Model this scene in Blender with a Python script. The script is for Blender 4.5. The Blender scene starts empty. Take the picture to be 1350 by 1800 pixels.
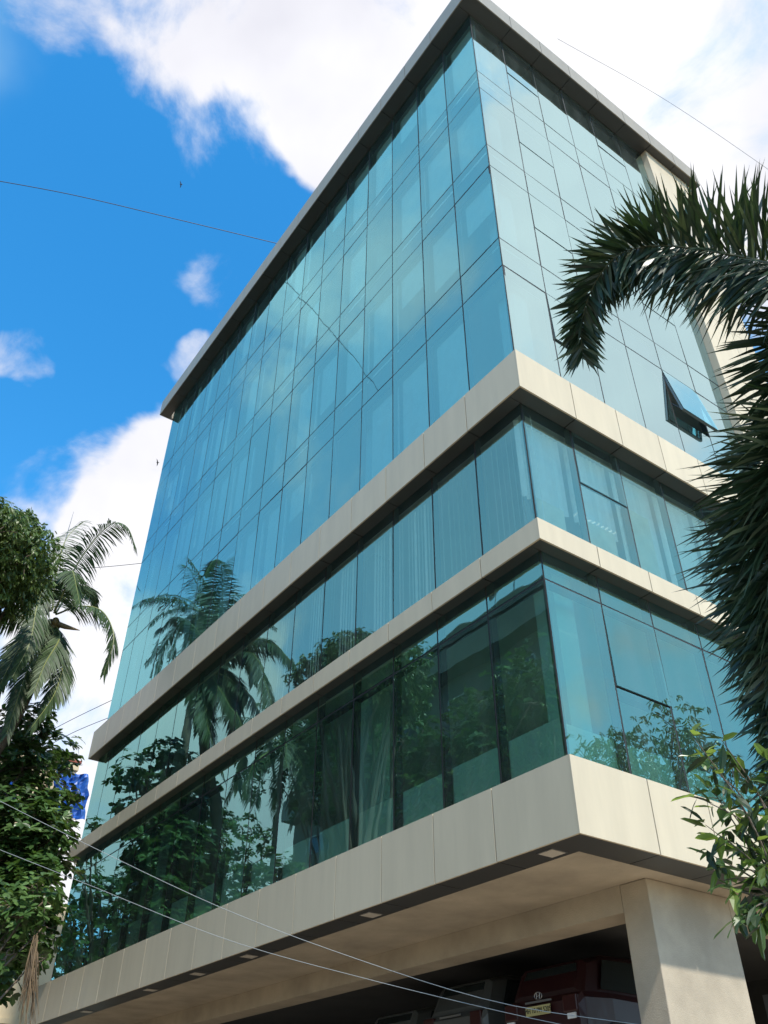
import bpy, math, random
import numpy as np
from mathutils import Vector, Matrix
random.seed(7)
rnd = random.random
def U(a, b): return a + (b - a) * rnd()
R = math.radians
C = bpy.context.scene.collection
sc = bpy.context.scene

# ------------------------------------------------------------------ camera
G = 1.6                                   # eye height above the street
CAM = Vector((6.8943, -7.6897, G))
YAW, PITCH, ROLL, FPX = 0.95185, 0.66312, 0.00613, 1502.66
fw = Vector((-math.sin(YAW)*math.cos(PITCH), math.cos(YAW)*math.cos(PITCH), math.sin(PITCH)))
rt0 = Vector((math.cos(YAW), math.sin(YAW), 0)); up0 = rt0.cross(fw)
rt = math.cos(ROLL)*rt0 + math.sin(ROLL)*up0
up = -math.sin(ROLL)*rt0 + math.cos(ROLL)*up0
cd = bpy.data.cameras.new('camera'); cam = bpy.data.objects.new('camera', cd); C.objects.link(cam)
cd.sensor_fit = 'VERTICAL'; cd.sensor_height = 36; cd.sensor_width = 27
cd.lens = FPX/1800*36; cd.clip_end = 3000; cd.clip_start = 0.05
M4 = Matrix((rt, up, -fw)).transposed().to_4x4(); M4.translation = CAM
cam.matrix_world = M4
sc.camera = cam
def ray(u, v):
    d = fw + rt*((u-675)/FPX) - up*((v-900)/FPX); return d.normalized()
def at(u, v, dist): return CAM + ray(u, v)*dist
def at_h(u, v, h):                          # horizontal distance
    d = ray(u, v); return CAM + d*(h/math.hypot(d.x, d.y))
def at_x(u, v, x): d = ray(u, v); return CAM + d*((x-CAM.x)/d.x)
def at_y(u, v, y): d = ray(u, v); return CAM + d*((y-CAM.y)/d.y)

# ------------------------------------------------------------------ sky, sun, exposure
SUN_AZ, SUN_EL = R(-11), R(52)               # azimuth from +X towards +Y
w = bpy.data.worlds.new('World'); sc.world = w; w.use_nodes = True
nt = w.node_tree; nt.nodes.clear()
def N(t, **k):
    n = nt.nodes.new(t)
    for a, b in k.items(): setattr(n, a, b)
    return n
def LK(a, b): nt.links.new(a, b)
def mth(op, a, b=None, clamp=False):
    n = N('ShaderNodeMath', operation=op); n.use_clamp = clamp
    for i, x in enumerate((a, b)):
        if x is None: continue
        if isinstance(x, (int, float)): n.inputs[i].default_value = x
        else: LK(x, n.inputs[i])
    return n.outputs[0]
sky = N('ShaderNodeTexSky', sky_type='NISHITA'); sky.sun_disc = False
sky.sun_elevation = SUN_EL; sky.sun_rotation = math.pi/2 - SUN_AZ
sky.air_density = 1.0; sky.dust_density = 0.3; sky.ozone_density = 2.0
hs = N('ShaderNodeHueSaturation'); hs.inputs['Saturation'].default_value = 1.38; hs.inputs['Hue'].default_value = 0.492; hs.inputs['Value'].default_value = 2.3
LK(sky.outputs[0], hs.inputs['Color'])
tc = N('ShaderNodeTexCoord'); vec = tc.outputs['Generated']
nz = N('ShaderNodeTexNoise'); nz.inputs['Scale'].default_value = 5.5; nz.inputs['Detail'].default_value = 9; nz.inputs['Roughness'].default_value = 0.60; nz.inputs['Distortion'].default_value = 0.35
LK(vec, nz.inputs['Vector'])
big = N('ShaderNodeTexNoise'); big.inputs['Scale'].default_value = 1.7; big.inputs['Detail'].default_value = 3
LK(vec, big.inputs['Vector'])
# cloud banks: (direction, angular radius in degrees, weight)
banks = []
for u, v, r, s in ((700, 40, 285, 1.0), (555, 165, 120, .85), (350, 20, 90, .45), (980, -60, 360, 1.2), (1280, 150, 330, 1.15), (150, -20, 80, .45), (290, 90, 60, .3),
                   (640, 235, 70, .45), (150, 850, 120, .9), (245, 905, 130, .95), (275, 755, 60, .35), (255, 650, 40, .75), (42, 598, 32, .55), (345, 545, 80, .42),
                   (190, 1080, 150, .75), (90, 1330, 260, .9), (-60, 900, 60, .2), (600, 320, 60, -.3), (60, 300, 150, -.5), (90, 720, 70, -.4), (20, 830, 40, -.3),(420,420,140,-.3)):
    banks.append((ray(u, v), R(r*.038), s))
def refl(u, v, axis):                       # where a ray goes after it meets the glass
    d = ray(u, v); d[axis] = -d[axis]; return d
for u, v, r, s in ((820, 250, 260, .45), (640, 420, 170, .3), (720, 560, 160, .25), (300, 850, 200, -.1), (500, 700, 190, .2), (430, 620, 120, .15), (240, 1300, 220, .75), (520, 1500, 200, .75), (560, 1000, 160, .4)):
    banks.append((refl(u, v, 1), R(r*.038), s))
for u, v, r, s in ((1000, 250, 260, .8), (1150, 450, 240, .95), (900, 330, 120, .3), (960, 640, 160, .5), (1200, 700, 180, .6), (1000, 850, 160, .3), (1060, 1180, 90, .5), (1010, 1120, 60, -.2), (1120, 1000, 150, .3), (900, 560, 130, -.1)):
    banks.append((refl(u, v, 0), R(r*.038), s))
wn = N('ShaderNodeTexNoise'); wn.inputs['Scale'].default_value = 4.0; wn.inputs['Detail'].default_value = 5; LK(vec, wn.inputs['Vector'])
wv = N('ShaderNodeVectorMath', operation='SUBTRACT'); LK(wn.outputs['Color'], wv.inputs[0]); wv.inputs[1].default_value = (.5, .5, .5)
ws = N('ShaderNodeVectorMath', operation='MULTIPLY_ADD'); LK(wv.outputs[0], ws.inputs[0]); ws.inputs[1].default_value = (.26, .26, .26); LK(vec, ws.inputs[2])
wnm = N('ShaderNodeVectorMath', operation='NORMALIZE'); LK(ws.outputs[0], wnm.inputs[0]); wvec = wnm.outputs[0]
acc = None
for d, rad, s in banks:
    dp = N('ShaderNodeVectorMath', operation='DOT_PRODUCT'); LK(wvec, dp.inputs[0]); dp.inputs[1].default_value = d
    mr = N('ShaderNodeMapRange', interpolation_type='SMOOTHERSTEP'); LK(dp.outputs['Value'], mr.inputs['Value'])
    mr.inputs['From Min'].default_value = math.cos(rad*1.5); mr.inputs['From Max'].default_value = math.cos(rad*.15)
    mr.inputs['To Min'].default_value = 0; mr.inputs['To Max'].default_value = s
    acc = mr.outputs[0] if acc is None else mth('ADD', acc, mr.outputs[0])
acc = mth('MINIMUM', acc, 1.25)
sx = N('ShaderNodeSeparateXYZ'); LK(vec, sx.inputs[0])
hor = N('ShaderNodeMapRange'); LK(sx.outputs['Z'], hor.inputs['Value']); hor.inputs['From Min'].default_value = .45; hor.inputs['From Max'].default_value = .0; hor.inputs['To Min'].default_value = 0; hor.inputs['To Max'].default_value = .55
dens = mth('ADD', mth('ADD', mth('MULTIPLY', mth('SUBTRACT', nz.outputs[0], .5), 2.9), mth('MULTIPLY', mth('SUBTRACT', big.outputs[0], .5), .7)), mth('ADD', acc, hor.outputs[0]))
cov = N('ShaderNodeMapRange', interpolation_type='SMOOTHSTEP'); LK(dens, cov.inputs['Value'])
cov.inputs['From Min'].default_value = .16; cov.inputs['From Max'].default_value = 1.0
# cloud brightness: thicker parts turn greyer, thin rims stay white
shn = N('ShaderNodeTexNoise'); shn.inputs['Scale'].default_value = 2.6; shn.inputs['Detail'].default_value = 5; LK(vec, shn.inputs['Vector'])
shr = N('ShaderNodeMapRange'); LK(shn.outputs[0], shr.inputs['Value']); shr.inputs['From Min'].default_value = .35; shr.inputs['From Max'].default_value = .65
cm = N('ShaderNodeMixRGB'); LK(shr.outputs[0], cm.inputs[0]); cm.inputs[1].default_value = (5.7, 5.7, 6.3, 1); cm.inputs[2].default_value = (8.3, 8.3, 8.4, 1)
vacc = None
for d, rad, s in ((refl(860, 400, 1), R(24), .66), (refl(520, 760, 1), R(16), .45), (refl(660, 900, 1), R(20), .62), (refl(420, 1150, 1), R(15), .55), (refl(1080, 620, 0), R(48), .68)):
    dp = N('ShaderNodeVectorMath', operation='DOT_PRODUCT'); LK(wvec, dp.inputs[0]); dp.inputs[1].default_value = d
    mr = N('ShaderNodeMapRange', interpolation_type='SMOOTHERSTEP'); LK(dp.outputs['Value'], mr.inputs['Value'])
    mr.inputs['From Min'].default_value = math.cos(rad); mr.inputs['From Max'].default_value = math.cos(rad*.3)
    mr.inputs['To Min'].default_value = 0; mr.inputs['To Max'].default_value = s
    vacc = mr.outputs[0] if vacc is None else mth('MAXIMUM', vacc, mr.outputs[0])
vn = mth('MULTIPLY', vacc, mth('ADD', mth('MULTIPLY', big.outputs[0], .9), .55), clamp=True)
veil = N('ShaderNodeMixRGB'); LK(vn, veil.inputs[0]); LK(hs.outputs[0], veil.inputs[1]); veil.inputs[2].default_value = (4.6, 6.7, 7.4, 1)
mx = N('ShaderNodeMixRGB'); LK(cov.outputs[0], mx.inputs[0]); LK(veil.outputs[0], mx.inputs[1]); LK(cm.outputs[0], mx.inputs[2])
bg = N('ShaderNodeBackground'); bg.inputs['Strength'].default_value = 0.1; LK(mx.outputs[0], bg.inputs['Color'])
wo = N('ShaderNodeOutputWorld'); LK(bg.outputs[0], wo.inputs[0])

sl = bpy.data.lights.new('sun', 'SUN'); sl.energy = 3.6; sl.angle = R(2.0); sl.color = (1, .94, .84)
so = bpy.data.objects.new('sun', sl); C.objects.link(so)
sd = Vector((math.cos(SUN_AZ)*math.cos(SUN_EL), math.sin(SUN_AZ)*math.cos(SUN_EL), math.sin(SUN_EL)))
so.rotation_euler = sd.to_track_quat('Z', 'Y').to_euler(); so.location = (30, 5, 40)
sc.view_settings.view_transform = 'Standard'; sc.view_settings.look = 'None'
sc.view_settings.exposure = 0.53; sc.view_settings.gamma = 1; sc.view_settings.use_curve_mapping = False
sc.render.engine = 'CYCLES'
sc.cycles.max_bounces = 12; sc.cycles.transparent_max_bounces = 24; sc.cycles.glossy_bounces = 5; sc.cycles.caustics_reflective = False

# ------------------------------------------------------------------ materials
def mat(name, col, rough=.6, metal=0, noise=0, nscale=3, bump=0, bscale=40, stretch=None, spec=.5):
    m = bpy.data.materials.new(name); m.use_nodes = True; t = m.node_tree; b = t.nodes['Principled BSDF']
    b.inputs['Base Color'].default_value = (*col, 1); b.inputs['Roughness'].default_value = rough; b.inputs['Metallic'].default_value = metal
    b.inputs['Specular IOR Level'].default_value = spec
    co = t.nodes.new('ShaderNodeTexCoord'); src = co.outputs['Object']
    if stretch:
        mp = t.nodes.new('ShaderNodeMapping'); mp.inputs['Scale'].default_value = stretch; t.links.new(src, mp.inputs[0]); src = mp.outputs[0]
    if noise:
        n = t.nodes.new('ShaderNodeTexNoise'); n.inputs['Scale'].default_value = nscale; n.inputs['Detail'].default_value = 6; n.inputs['Roughness'].default_value = .62
        t.links.new(src, n.inputs['Vector'])
        r = t.nodes.new('ShaderNodeMapRange'); r.inputs['From Min'].default_value = .3; r.inputs['From Max'].default_value = .7
        r.inputs['To Min'].default_value = 1-noise; r.inputs['To Max'].default_value = 1+noise; t.links.new(n.outputs[0], r.inputs['Value'])
        v = t.nodes.new('ShaderNodeVectorMath'); v.operation = 'SCALE'; v.inputs[0].default_value = col; t.links.new(r.outputs[0], v.inputs['Scale'])
        t.links.new(v.outputs[0], b.inputs['Base Color'])
    if bump:
        n = t.nodes.new('ShaderNodeTexNoise'); n.inputs['Scale'].default_value = bscale; n.inputs['Detail'].default_value = 4; t.links.new(co.outputs['Object'], n.inputs['Vector'])
        bp = t.nodes.new('ShaderNodeBump'); bp.inputs['Strength'].default_value = bump; bp.inputs['Distance'].default_value = .02
        t.links.new(n.outputs[0], bp.inputs['Height']); t.links.new(bp.outputs[0], b.inputs['Normal'])
    return m
def glass(name, rtint, ttint, base, wob=.02):
    m = bpy.data.materials.new(name); m.use_nodes = True; t = m.node_tree; t.nodes.clear()
    n = t.nodes.new; L = t.links.new
    g = n('ShaderNodeBsdfGlossy'); g.inputs['Color'].default_value = (*rtint, 1); g.inputs['Roughness'].default_value = .0
    tr = n('ShaderNodeBsdfTransparent'); tr.inputs['Color'].default_value = (*ttint, 1)
    f = n('ShaderNodeFresnel'); f.inputs['IOR'].default_value = 1.5
    mr = n('ShaderNodeMapRange'); mr.inputs['To Min'].default_value = base; mr.inputs['To Max'].default_value = .97; L(f.outputs[0], mr.inputs['Value'])
    geo = n('ShaderNodeNewGeometry')
    oi = n('ShaderNodeObjectInfo')
    ad = n('ShaderNodeVectorMath'); ad.operation = 'MULTIPLY_ADD'; L(oi.outputs['Random'], ad.inputs[0]); ad.inputs[1].default_value = (31, 17, 23); L(geo.outputs['Position'], ad.inputs[2])
    nz = n('ShaderNodeTexNoise'); nz.inputs['Scale'].default_value = .9; nz.inputs['Detail'].default_value = 1.5; L(ad.outputs[0], nz.inputs['Vector'])
    bp = n('ShaderNodeBump'); bp.inputs['Strength'].default_value = 1; bp.inputs['Distance'].default_value = wob; L(nz.outputs[0], bp.inputs['Height'])
    L(bp.outputs[0], g.inputs['Normal'])
    # a thin film of dust, patchy
    du = n('ShaderNodeTexNoise'); du.inputs['Scale'].default_value = 1.3; du.inputs['Detail'].default_value = 7
    mp = n('ShaderNodeMapping'); mp.inputs['Scale'].default_value = (2.2, 2.2, .5); L(geo.outputs['Position'], mp.inputs[0]); L(mp.outputs[0], du.inputs['Vector'])
    dm = n('ShaderNodeMapRange'); dm.inputs['From Min'].default_value = .42; dm.inputs['From Max'].default_value = .75; dm.inputs['To Min'].default_value = .015; dm.inputs['To Max'].default_value = .05; L(du.outputs[0], dm.inputs['Value'])
    df = n('ShaderNodeBsdfDiffuse'); df.inputs['Color'].default_value = (.45, .5, .48, 1)
    mx = n('ShaderNodeMixShader'); L(mr.outputs[0], mx.inputs[0]); L(tr.outputs[0], mx.inputs[1]); L(g.outputs[0], mx.inputs[2])
    m2 = n('ShaderNodeMixShader'); L(dm.outputs[0], m2.inputs[0]); L(mx.outputs[0], m2.inputs[1]); L(df.outputs[0], m2.inputs[2])
    o = n('ShaderNodeOutputMaterial'); L(m2.outputs[0], o.inputs[0])
    return m
def clear(name, col):
    m = bpy.data.materials.new(name); m.use_nodes = True; t = m.node_tree; t.nodes.clear()
    tr = t.nodes.new('ShaderNodeBsdfTransparent'); tr.inputs['Color'].default_value = (*col, 1)
    o = t.nodes.new('ShaderNodeOutputMaterial'); t.links.new(tr.outputs[0], o.inputs[0]); return m
def leafmat(name, col, tcol, gloss=.35, trans=.3):
    m = bpy.data.materials.new(name); m.use_nodes = True; t = m.node_tree; t.nodes.clear()
    n = t.nodes.new; L = t.links.new
    geo = n('ShaderNodeNewGeometry')
    nz = n('ShaderNodeTexNoise'); nz.inputs['Scale'].default_value = 2.2; nz.inputs['Detail'].default_value = 3; L(geo.outputs['Position'], nz.inputs['Vector'])
    rv = n('ShaderNodeMath'); rv.operation = 'ADD'; L(nz.outputs[0], rv.inputs[0]); L(geo.outputs['Random Per Island'], rv.inputs[1])
    r = n('ShaderNodeMapRange'); r.inputs['From Min'].default_value = .3; r.inputs['From Max'].default_value = 1.7; r.inputs['To Min'].default_value = .5; r.inputs['To Max'].default_value = 1.6; L(rv.outputs[0], r.inputs['Value'])
    def sc_(c):
        v = n('ShaderNodeVectorMath'); v.operation = 'SCALE'; v.inputs[0].default_value = c; L(r.outputs[0], v.inputs['Scale']); return v.outputs[0]
    p = n('ShaderNodeBsdfPrincipled'); L(sc_(col), p.inputs['Base Color']); p.inputs['Roughness'].default_value = gloss; p.inputs['Specular IOR Level'].default_value = .45
    tl = n('ShaderNodeBsdfTranslucent'); L(sc_(tcol), tl.inputs['Color'])
    mx = n('ShaderNodeMixShader'); mx.inputs[0].default_value = trans; L(p.outputs[0], mx.inputs[1]); L(tl.outputs[0], mx.inputs[2])
    o = n('ShaderNodeOutputMaterial'); L(mx.outputs[0], o.inputs[0]); return m

beige = mat('cladding_beige', (.56, .475, .335), .42, 0, .06, 1.9, stretch=(2, 2, .3))
def island_var(m, amt):
    t = m.node_tree; b = t.nodes['Principled BSDF']; src = b.inputs['Base Color'].links[0].from_socket
    g = t.nodes.new('ShaderNodeNewGeometry'); r = t.nodes.new('ShaderNodeMapRange'); r.inputs['To Min'].default_value = 1-amt; r.inputs['To Max'].default_value = 1+amt
    t.links.new(g.outputs['Random Per Island'], r.inputs['Value']); v = t.nodes.new('ShaderNodeVectorMath'); v.operation = 'SCALE'
    t.links.new(src, v.inputs[0]); t.links.new(r.outputs[0], v.inputs['Scale']); t.links.new(v.outputs[0], b.inputs['Base Color'])
island_var(beige, .05)
joint = mat('joint_black', (.018, .018, .018), .6)
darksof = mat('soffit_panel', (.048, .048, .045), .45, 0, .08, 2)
plaster = mat('plaster_beige', (.41, .345, .255), .85, 0, .2, 1.1, bump=.25, bscale=60)
mull = mat('mullion_dark', (.035, .045, .05), .4, .3)
framegrey = mat('frame_grey', (.09, .12, .13), .45, .4)
white = mat('interior_white', (.74, .75, .72), .8, 0, .05, 1)
ceilm = mat('interior_ceiling', (.8, .82, .8), .8, 0, .08, .8)
carpet = mat('interior_floor', (.35, .35, .33), .8, 0, .1, 2)
innergrey = mat('interior_partition', (.5, .55, .55), .8, 0, .1, .7)
darkwall = mat('parking_wall', (.05, .05, .048), .9, 0, .2, 1)  # near-black base puts the parking's shade into the wall colour
spand = mat('spandrel_board', (.03, .06, .12), .7, 0, .1, 1)
blindm = mat('blind_fabric', (.86, .87, .82), .8, 0, .05, 6)
steel = mat('steel_grey', (.2, .2, .2), .45, .7, .15, 5)
lampm = mat('lamp_cover', (.55, .5, .42), .4)
roofm = mat('roof_concrete', (.3, .29, .27), .9, 0, .15, 1)
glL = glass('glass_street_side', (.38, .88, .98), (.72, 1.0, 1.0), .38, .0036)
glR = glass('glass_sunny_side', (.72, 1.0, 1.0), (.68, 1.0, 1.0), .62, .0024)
glBand = glass('glass_clearer', (.50, .96, .95), (.86, 1.0, .97), .26, .0030)
glLow = glass('glass_lower', (.46, .90, .88), (.64, 1.0, .86), .32, .0042)
clr = clear('glass_inner_face', (.97, 1, .98))
tilem = mat('tile_red', (.25, .06, .04), .7, 0, .2, 4)
bark = mat('bark', (.14, .11, .08), .9, 0, .3, 6, bump=.8, bscale=30, stretch=(1, 1, .3))
palmbark = mat('palm_bark', (.16, .12, .085), .9, 0, .35, 9, bump=.9, bscale=14, stretch=(.3, .3, 3))
coco_leaf = leafmat('coconut_leaf', (.045, .078, .026), (.09, .15, .03), .55, .18)
coco_rib = mat('coconut_rib', (.22, .24, .08), .5)
fox_leaf = leafmat('foxtail_leaf', (.024, .046, .022), (.05, .09, .02), .34, .12)
fox_highlight = leafmat('foxtail_leaf_highlight', (.11, .14, .075), (.09, .13, .04), .45, .15)  # paler copy of the leaf: highlights painted into a random share of leaflets
fox_rib = mat('foxtail_rib', (.09, .10, .05), .6)
alm_leaf = leafmat('almond_leaf', (.052, .105, .030), (.12, .24, .04), .3, .25)
alm_leaf2 = leafmat('almond_leaf_light', (.085, .15, .045), (.16, .28, .05), .35, .25)
mango_leaf = leafmat('drooping_leaf', (.075, .125, .030), (.15, .23, .04), .35, .25)
mango_leaf2 = leafmat('drooping_leaf_light', (.14, .20, .06), (.14, .2, .05), .4, .25)
bush_leaf = leafmat('shrub_leaf', (.065, .12, .035), (.18, .3, .05), .3, .35)
bush_leaf2 = leafmat('shrub_leaf_young', (.17, .25, .05), (.3, .42, .06), .35, .4)
dryleaf = leafmat('dry_leaf', (.16, .11, .06), (.2, .13, .06), .7, .2)

# ------------------------------------------------------------------ mesh helpers
class MB:
    def __init__(s): s.v = []; s.f = []; s.m = []; s.sm = []
    def quad(s, a, b, c, d, m=0): i = len(s.v); s.v += [tuple(a), tuple(b), tuple(c), tuple(d)]; s.f.append((i, i+1, i+2, i+3)); s.m.append(m)
    def poly(s, pts, m=0): i = len(s.v); s.v += [tuple(p) for p in pts]; s.f.append(tuple(range(i, i+len(pts)))); s.m.append(m)
    def box(s, x0, x1, y0, y1, z0, z1, m=0, faces=None):
        i = len(s.v)
        s.v += [(x0,y0,z0),(x1,y0,z0),(x1,y1,z0),(x0,y1,z0),(x0,y0,z1),(x1,y0,z1),(x1,y1,z1),(x0,y1,z1)]
        F = dict(bot=(0,3,2,1), top=(4,5,6,7), yn=(0,1,5,4), xp=(1,2,6,5), yp=(2,3,7,6), xn=(3,0,4,7))
        for k, f in F.items():
            s.f.append(tuple(i+j for j in f)); s.m.append(faces.get(k, m) if faces else m)
        return s
    def hull8(s, pts, m=0):                 # eight corners, ordered like a box
        i = len(s.v); s.v += [tuple(p) for p in pts]
        for f in ((0,3,2,1),(4,5,6,7),(0,1,5,4),(1,2,6,5),(2,3,7,6),(3,0,4,7)): s.f.append(tuple(i+j for j in f)); s.m.append(m)
    def tube(s, pts, rad, n=8, m=0, cap=True):
        pts = [Vector(p) for p in pts]; i0 = len(s.v)
        if isinstance(rad, (int, float)): rad = [rad]*len(pts)
        prev = None
        for k, p in enumerate(pts):
            t = (pts[min(k+1, len(pts)-1)] - pts[max(k-1, 0)]).normalized()
            a = (prev - t*prev.dot(t)).normalized() if prev is not None else t.orthogonal().normalized()
            prev = a; b = t.cross(a)
            for j in range(n):
                an = 2*math.pi*j/n; s.v.append(tuple(p + (a*math.cos(an)+b*math.sin(an))*rad[k]))
        for k in range(len(pts)-1):
            for j in range(n):
                a = i0+k*n+j; b = i0+k*n+(j+1) % n; s.f.append((a, b, b+n, a+n)); s.m.append(m)
        if cap:
            s.f.append(tuple(i0+j for j in range(n))[::-1]); s.m.append(m)
            s.f.append(tuple(i0+(len(pts)-1)*n+j for j in range(n))); s.m.append(m)
        return s
    def ball(s, c, r, m=0, nu=10, nv=7, sq=(1,1,1)):
        i0 = len(s.v); c = Vector(c)
        for a in range(nv+1):
            th = math.pi*a/nv
            for b in range(nu):
                ph = 2*math.pi*b/nu
                s.v.append((c.x+r*sq[0]*math.sin(th)*math.cos(ph), c.y+r*sq[1]*math.sin(th)*math.sin(ph), c.z+r*sq[2]*math.cos(th)))
        for a in range(nv):
            for b in range(nu):
                p = i0+a*nu+b; q = i0+a*nu+(b+1) % nu; s.f.append((p, p+nu, q+nu, q)); s.m.append(m)
        return s
    def build(s, name, mats, parent=None, smooth=False, loc=None, bevel=0, inv=None):
        me = bpy.data.meshes.new(name)
        vs = s.v
        if loc is not None: vs = [(x-loc[0], y-loc[1], z-loc[2]) for x, y, z in vs]
        me.from_pydata(vs, [], s.f)
        if not isinstance(mats, (list, tuple)): mats = [mats]
        for mm in mats: me.materials.append(mm)
        me.polygons.foreach_set('material_index', s.m)
        if smooth: me.polygons.foreach_set('use_smooth', [True]*len(s.f))
        me.update()
        o = bpy.data.objects.new(name, me); C.objects.link(o)
        if loc is not None: o.location = loc
        if parent is not None:
            o.parent = parent
            pl = WLOC.get(parent.name, Vector((0, 0, 0)))
            here = Vector(loc) if loc is not None else Vector((0, 0, 0))
            o.location = here - pl
            WLOC[o.name] = here
        elif loc is not None: WLOC[o.name] = Vector(loc)
        if bevel:
            b = o.modifiers.new('bevel', 'BEVEL'); b.width = bevel; b.segments = 2; b.limit_method = 'ANGLE'
        return o
WLOC = {}
def empty(name, loc, label, cat, group=None):
    o = bpy.data.objects.new(name, None); C.objects.link(o); o.location = loc; WLOC[o.name] = Vector(loc)
    o.empty_display_size = .3
    return tag(o, label, cat, group)
def tag(o, label=None, cat=None, group=None, kind=None):
    if label: o['label'] = label
    if cat: o['category'] = cat
    if group: o['group'] = group
    if kind: o['kind'] = kind
    return o

# ------------------------------------------------------------------ ground
m = MB(); m.quad((-900,-900,0),(900,-900,0),(900,900,0),(-900,900,0))
tag(m.build('ground', mat('earth', (.27,.225,.16), .95, 0, .25, .4)), kind='structure')
m = MB(); m.box(-70, 60, -11.8, -4.4, .004, .012)
tag(m.build('road', mat('asphalt', (.10,.10,.098), .9, 0, .2, 2, bump=.4, bscale=80)), kind='structure')
m = MB(); m.box(-70, 60, -4.4, -1.6, .0, .14); m.box(-70, 60, -13.6, -11.8, 0, .14)
tag(m.build('pavement', mat('paving', (.36,.31,.24), .9, 0, .15, 3, bump=.3, bscale=20)), kind='structure')
m = MB(); m.box(-19.4, 9.0, -1.6, 12, .0, .06)
tag(m.build('forecourt', mat('forecourt_tiles', (.42,.34,.25), .85, 0, .15, 3)), kind='structure')

# ------------------------------------------------------------------ the office building
wL, wR = 1.2, 1.1576
z1, z2, z3, z4, z5, z6 = [z+G for z in (21.979, 21.093, 18.435, 17.542, 14.858, 13.964)]
b1t, b1b, b2t, b2b, b3t, b3b = [z+G for z in (11.065, 10.183, 7.55, 7.178, 3.934, 3.027)]
sof, cant, zt = 25.201+G, 25.971+G, 6.70+G
o1, o2, o3, oc = .290, .227, .338, .426
XL, YB = -19.03, 9.15                      # far end of the street side, back of the building
NB = 16
OB = empty('office_building', (0, 0, 0), 'tall teal mirror-glass office block with beige panel bands and projecting roof edge', 'building')

def xk(k): return -k*wL if k < NB else XL
yR = [k*wR for k in range(7)]
def pane(name, side, a0, a1, z0, z1_, matl, tilt=True, split=False):
    g = .016; th = .012
    m = MB()
    if side == 'L':
        x0, x1 = min(a0, a1)+g, max(a0, a1)-g
        c = Vector(((x0+x1)/2, 0, (z0+z1_)/2)); hx = (x1-x0)/2; hz = (z1_-z0)/2-g
        m.box(-hx, hx, 0, th, -hz, hz, 1, dict(yn=0))
    else:
        y0, y1 = min(a0, a1)+g, max(a0, a1)-g
        c = Vector((0, (y0+y1)/2, (z0+z1_)/2)); hy = (y1-y0)/2; hz = (z1_-z0)/2-g
        m.box(-th, 0, -hy, hy, -hz, hz, 1, dict(xp=0))
    o = m.build(name, [matl, clr], OB); o.location = c
    if tilt:
        t = .0034
        if side == 'L': o.rotation_euler = (U(-t, t), 0, U(-t, t))
        else: o.rotation_euler = (0, U(-t, t), U(-t, t))
    return o
def sash(a0, a1, z0, z1_, angle=0, name='vent_sash', matl=None):   # top hung sash on the right hand side
    m = MB(); g = .012; H = z1_-z0
    y0, y1 = a0+g, a1-g
    m.box(-.012, 0, y0, y1, -H+g, -g, 1, dict(xp=0))
    o = m.build(name, [matl or glR, clr], OB); o.location = (.004, 0, z1_); o.rotation_euler = (0, -angle, 0)
    f = MB(); t = .035
    for (ya, yb, za, zb) in ((y0, y1, -H+g, -H+g+t), (y0, y1, -g-t, -g), (y0, y0+t, -H+g+t, -g-t), (y1-t, y1, -H+g+t, -g-t)):
        f.box(-.062, -.014, ya, yb, za, zb)
    fo = f.build('sash_frame', framegrey); fo.parent = o
    if angle > .1:
        a = MB(); L = math.sin(angle)*H
        for yy in (y0+.06, y1-.06):
            a.tube([(-.05, yy, -H*.95), (-L*.8*math.cos(angle)-.05, yy, -H*.62)], .008, 5)
        ao = a.build('stay_arm', steel); ao.parent = o
    return o

rows = [(z1, sof+.02, 1), (z2, z1, 0), (z3, z2, 1), (z4, z3, 0), (z5, z4, 1), (z6, z5, 0), (b1t-.3, z6, 1)]
for k in range(NB):
    for (za, zb, vis) in rows:
        pane('window_pane' if vis else 'spandrel_pane', 'L', xk(k), xk(k+1), za, zb, glL)
    pane('blind_window', 'L', xk(k), xk(k+1), b2t-.2, b1b+.1, glBand if k < 9 else glLow)
    pane('transom_pane', 'L', xk(k), xk(k+1), zt, b2b+.08, glLow)
    pane('tall_window', 'L', xk(k), xk(k+1), b3t-.1, zt, glLow)
vb = {0: 23.31+G, 2: 19.76+G, 4: 16.22+G, 6: 12.57+G}     # lower edge of the opening sashes
for k in range(6):
    for ri, (za, zb, vis) in enumerate(rows):
        if vis and k in (1, 4):
            top = zb if ri else sof-.02
            ang = {(1, 6): .022, (4, 6): .17}.get((k, ri), 0.004)
            sash(yR[k], yR[k+1], vb[ri], top, ang)
            pane('window_pane', 'R', yR[k], yR[k+1], za, vb[ri], glR)
        else:
            pane('window_pane' if vis else 'spandrel_pane', 'R', yR[k], yR[k+1], za, zb, glR)
for k in range(8):
    ya, yb = k*wR, min((k+1)*wR, YB)
    if k in (1, 4):
        sash(ya, yb, 9.035+G, b1b+.06, .006, matl=glBand); pane('blind_window', 'R', ya, yb, b2t-.2, 9.035+G, glBand)
        sash(ya, yb, 5.375+G, zt, .012, matl=glLow); pane('tall_window', 'R', ya, yb, b3t-.1, 5.375+G, glLow)
    else:
        pane('blind_window', 'R', ya, yb, b2t-.2, b1b+.1, glBand)
        pane('tall_window', 'R', ya, yb, b3t-.1, zt, glLow)
    pane('transom_pane', 'R', ya, yb, zt, b2b+.08, glLow)

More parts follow.
